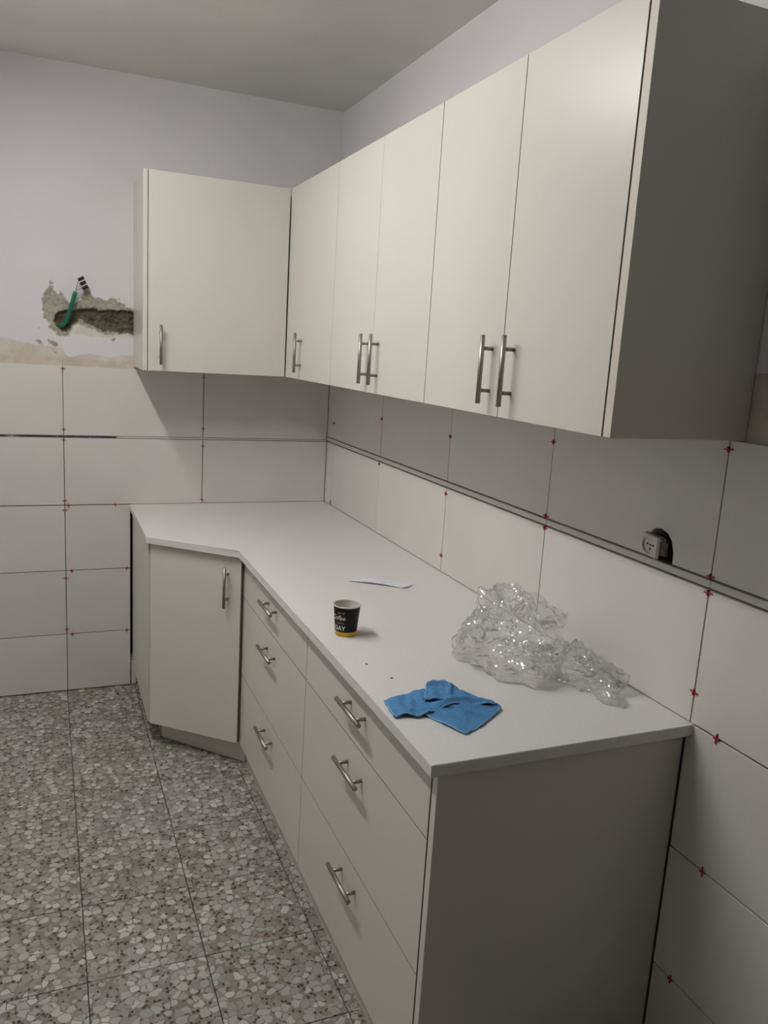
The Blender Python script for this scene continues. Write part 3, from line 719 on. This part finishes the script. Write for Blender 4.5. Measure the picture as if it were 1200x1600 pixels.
bm = bmesh.new(); bx(bm, 0.020, 0.033, -0.016, 0.014, -0.016, -0.008); bx(bm, -0.030, 0.022, 0.018, 0.024, -0.014, -0.010); ml = xmesh(bm, 'mounting_frame', M['grey_plastic'], so)
bm = bmesh.new(); cyl(bm, (0.027, -0.002, -0.008), (0.027, -0.002, -0.004), 0.004, 12); xmesh(bm, 'screw', M['steel'], ml)
bm = bmesh.new(); bx(bm, PL-0.006, PL+0.040, SY0+0.003, SY1-0.003, SZ0+0.004, SZ0+0.008); bx(bm, PL-0.006, PL+0.040, SY0+0.002, SY0+0.005, SZ0+0.004, SZ1-0.03); bx(bm, PL-0.006, PL+0.04, SY1-0.005, SY1-0.002, SZ0+0.004, SZ1-0.02)
setp(link('back_box', bm_mesh(bm, 'back_box'), M['grey_plastic']), so)

# ------------------------------------------------------------------ green conduit with wires
gc = empty('green_conduit', (-1.19, 0.0, 1.68), 'green electrical conduit with three capped wires sticking out of the broken plaster', 'cable')
def bez(p0, p1, p2, p3, n):
    P = [Vector(q) for q in (p0, p1, p2, p3)]
    return [P[0]*(1-t)**3+P[1]*3*t*(1-t)**2+P[2]*3*t*t*(1-t)+P[3]*t**3 for t in [i/n for i in range(n+1)]]
bm = bmesh.new(); tube(bm, bez((-1.212, 0.034, 1.672), (-1.186, 0.012, 1.672), (-1.176, -0.008, 1.73), (-1.150, -0.022, 1.818), 22), 0.0088, 14)
setp(link('conduit', bm_mesh(bm, 'conduit'), M['green']), gc)
ends = [(-1.128, -0.026, 1.872), (-1.121, -0.030, 1.855), (-1.112, -0.026, 1.838)]
for k, ep in enumerate(ends):
    bm = bmesh.new(); tube(bm, bez((-1.151, -0.022, 1.812), (-1.146, -0.022, 1.828), (Vector(ep)+Vector((-0.016, 0, -0.012 if k == 0 else -0.003)))[:], ep, 10), 0.0015, 8)
    wr = setp(link('wire', bm_mesh(bm, 'wire'), M['wire']), gc)
    e0 = Vector(ep); dv = Vector((0.020, 0.0, 0.011)).normalized()
    bm = bmesh.new(); cyl(bm, e0-dv*0.010, e0+dv*0.013, 0.0072, 10); cyl(bm, e0-dv*0.013, e0-dv*0.009, 0.0045, 10)
    setp(link('wire_connector', bm_mesh(bm, 'wire_connector'), M['black']), wr)

# ------------------------------------------------------------------ tile spacers standing in the joints
def spacer_mesh(across, along, out, t=0.0014):
    bm = bmesh.new(); A, B, O = Vector(across), Vector(along), Vector(out)
    def bar(d, w_, ln, h0, h1):
        vs_ = [bm.verts.new(d*sx*ln/2+w_*sy*t+O*h) for h in (h0, h1) for sy in (-1, 1) for sx in (-1, 1)]
        for f in ((0, 2, 3, 1), (4, 5, 7, 6), (0, 1, 5, 4), (2, 6, 7, 3), (0, 4, 6, 2), (1, 3, 7, 5)): bm.faces.new([vs_[i] for i in f])
    bar(A, B, 0.022, 0.0, 0.003); bar(B, A, 0.012, -0.004, 0.005)
    return bm_mesh(bm, 'tile_spacer')
SM = {}
def spacer(wall, a, z, horiz_joint, label, col='red', rot=0.0):
    key = (wall, horiz_joint, col)
    if key not in SM:
        h = Vector((1, 0, 0)) if wall == 'B' else Vector((0, 1, 0)); v = Vector((0, 0, 1)); o_ = Vector((0, -1, 0)) if wall == 'B' else Vector((-1, 0, 0))
        SM[key] = spacer_mesh(v if horiz_joint else h, h if horiz_joint else v, o_, 0.0010 if wall == 'B' else 0.0014); SM[key].materials.append(M[col])
    o = bpy.data.objects.new('tile_spacer', SM[key]); COL.objects.link(o)
    o.location = (a, 0.0, z) if wall == 'B' else (0.0, a, z)
    r = random.uniform(-0.12, 0.12)+rot
    o.rotation_euler = (0, r, 0) if wall == 'B' else (r, 0, 0)
    tag(o, label, 'tile spacer', col+' tile spacers in the wall joints')
spacer('B', -1.205, 1.496, 0, 'red tile spacer at the very top of the left wall tiles, under the plaster')
spacer('B', -1.205, 1.236, 0, 'red tile spacer in the left vertical joint, just above the dark stained joint')
spacer('B', -1.205, 1.190, 0, 'red tile spacer in the left vertical joint, just below the dark stained joint')
spacer('B', -1.205, 0.921, 0, 'red tile spacer in the left vertical joint, just above worktop height')
spacer('B', -1.190, 0.899, 1, 'red tile spacer in the horizontal joint at worktop height, right at the left crossing')
spacer('B', -1.205, 0.878, 0, 'red tile spacer in the left vertical joint, just below worktop height')
spacer('B', -0.993, 0.899, 1, 'red tile spacer in the horizontal joint just left of the worktop end')
spacer('B', -1.181, 0.599, 1, 'dirty dark red tile spacer clump at the middle crossing of the lower left tiles')
spacer('B', -1.205, 0.566, 0, 'red tile spacer in the left vertical joint, below the middle crossing of the lower tiles')
spacer('B', -0.944, 0.600, 1, 'dull red tile spacer touching the corner cabinet side, upper of the two')
spacer('B', -1.205, 0.324, 0, 'red tile spacer in the left vertical joint, above the lowest horizontal joint')
spacer('B', -1.182, 0.299, 1, 'red tile spacer in the lowest horizontal joint, right of the left crossing')
spacer('B', -0.944, 0.299, 1, 'red tile spacer touching the corner cabinet side, lower of the two')
spacer('B', -0.605, 1.484, 0, 'red tile spacer directly below the wide-door wall cabinet on the back wall')
spacer('B', -0.605, 1.250, 0, 'red tile spacer in the back wall joint under the wide-door cabinet, above the stained joint')
spacer('B', -0.605, 1.170, 0, 'red tile spacer in the back wall joint under the wide-door cabinet, below the stained joint')
spacer('B', -0.605, 0.917, 0, 'red tile spacer in the back wall joint just above the worktop')
spacer('B', -1.136, FZ+0.003, 1, 'yellow tile spacer on the floor under the left wall tiles, the left one', 'yellow')
spacer('B', -0.982, FZ+0.003, 1, 'yellow tile spacer on the floor under the left wall tiles, nearer the cabinet', 'yellow')
spacer('R', -0.0967, 1.300, 0, 'small red tile spacer in the corner joint of the right wall, upper row')
spacer('R', -0.690, 1.378, 0, 'dark red tile spacer below the middle wall cabinet, in shadow')
spacer('R', -0.0967, 0.914, 0, 'red tile spacer in the room corner where the worktop meets the tiles', 'red', 1.4)
spacer('R', -0.690, 1.192, 0, 'dull red tile spacer under the border strip, farthest along the right wall')
spacer('R', -1.3066, 1.180, 0, 'red tile spacer under the border strip, above the white paper slip')
spacer('R', -1.3066, 1.379, 0, 'faint red tile spacer in the shadow below the right wall cabinets')
spacer('R', -1.3066, 0.960, 0, 'red tile spacer just above the worktop, right of the paper slip')
spacer('R', -1.9153, 1.436, 0, 'red tile spacer close below the nearest wall cabinet doors')
spacer('R', -1.9153, 1.230, 0, 'red tile spacer just above the border strip, straight above the plastic bag')
spacer('R', -1.9153, 1.196, 0, 'red tile spacer just below the border strip, straight above the plastic bag')
spacer('R', -2.5276, 1.497, 0, 'red tile spacer right under the corner of the dark cabinet end panel')
spacer('R', -2.5276, 1.229, 0, 'red tile spacer just above the border strip, right of the socket')
spacer('R', -2.5276, 1.194, 0, 'red tile spacer just below the border strip, right of the socket')
spacer('R', -2.5276, 0.971, 0, 'red tile spacer just above the near right corner of the worktop')
spacer('R', -2.605, 0.9005, 1, 'big red tile spacer right of the worktop end, highest of the lower right three')
spacer('R', -2.621, 0.600, 1, 'red tile spacer beside the base end panel, middle of the lower right three')
spacer('R', -2.578, 0.300, 1, 'red tile spacer beside the base end panel, lowest of the lower right three')

# ------------------------------------------------------------------ crumbs of mortar on the worktop
for i, (x, y, lab) in enumerate(((-0.568, -2.047, 'tiny grey mortar crumb on the worktop, nearer the cup'), (-0.542, -2.142, 'tiny dark mortar crumb on the worktop, nearer the blue cloth'))):
    bm = bmesh.new(); bmesh.ops.create_icosphere(bm, subdivisions=2, radius=0.0026)
    for v in bm.verts: v.co = Vector((v.co.x*1.3, v.co.y, v.co.z*0.6))*(1+0.4*noise.noise(v.co*500+Vector((i, 0, 0))))
    o = link('mortar_crumb', bm_mesh(bm, 'mortar_crumb'), M['grey_plastic']); o.location = (x, y, ZT+0.0012)
    tag(o, lab, 'crumb', 'mortar crumbs on the worktop')
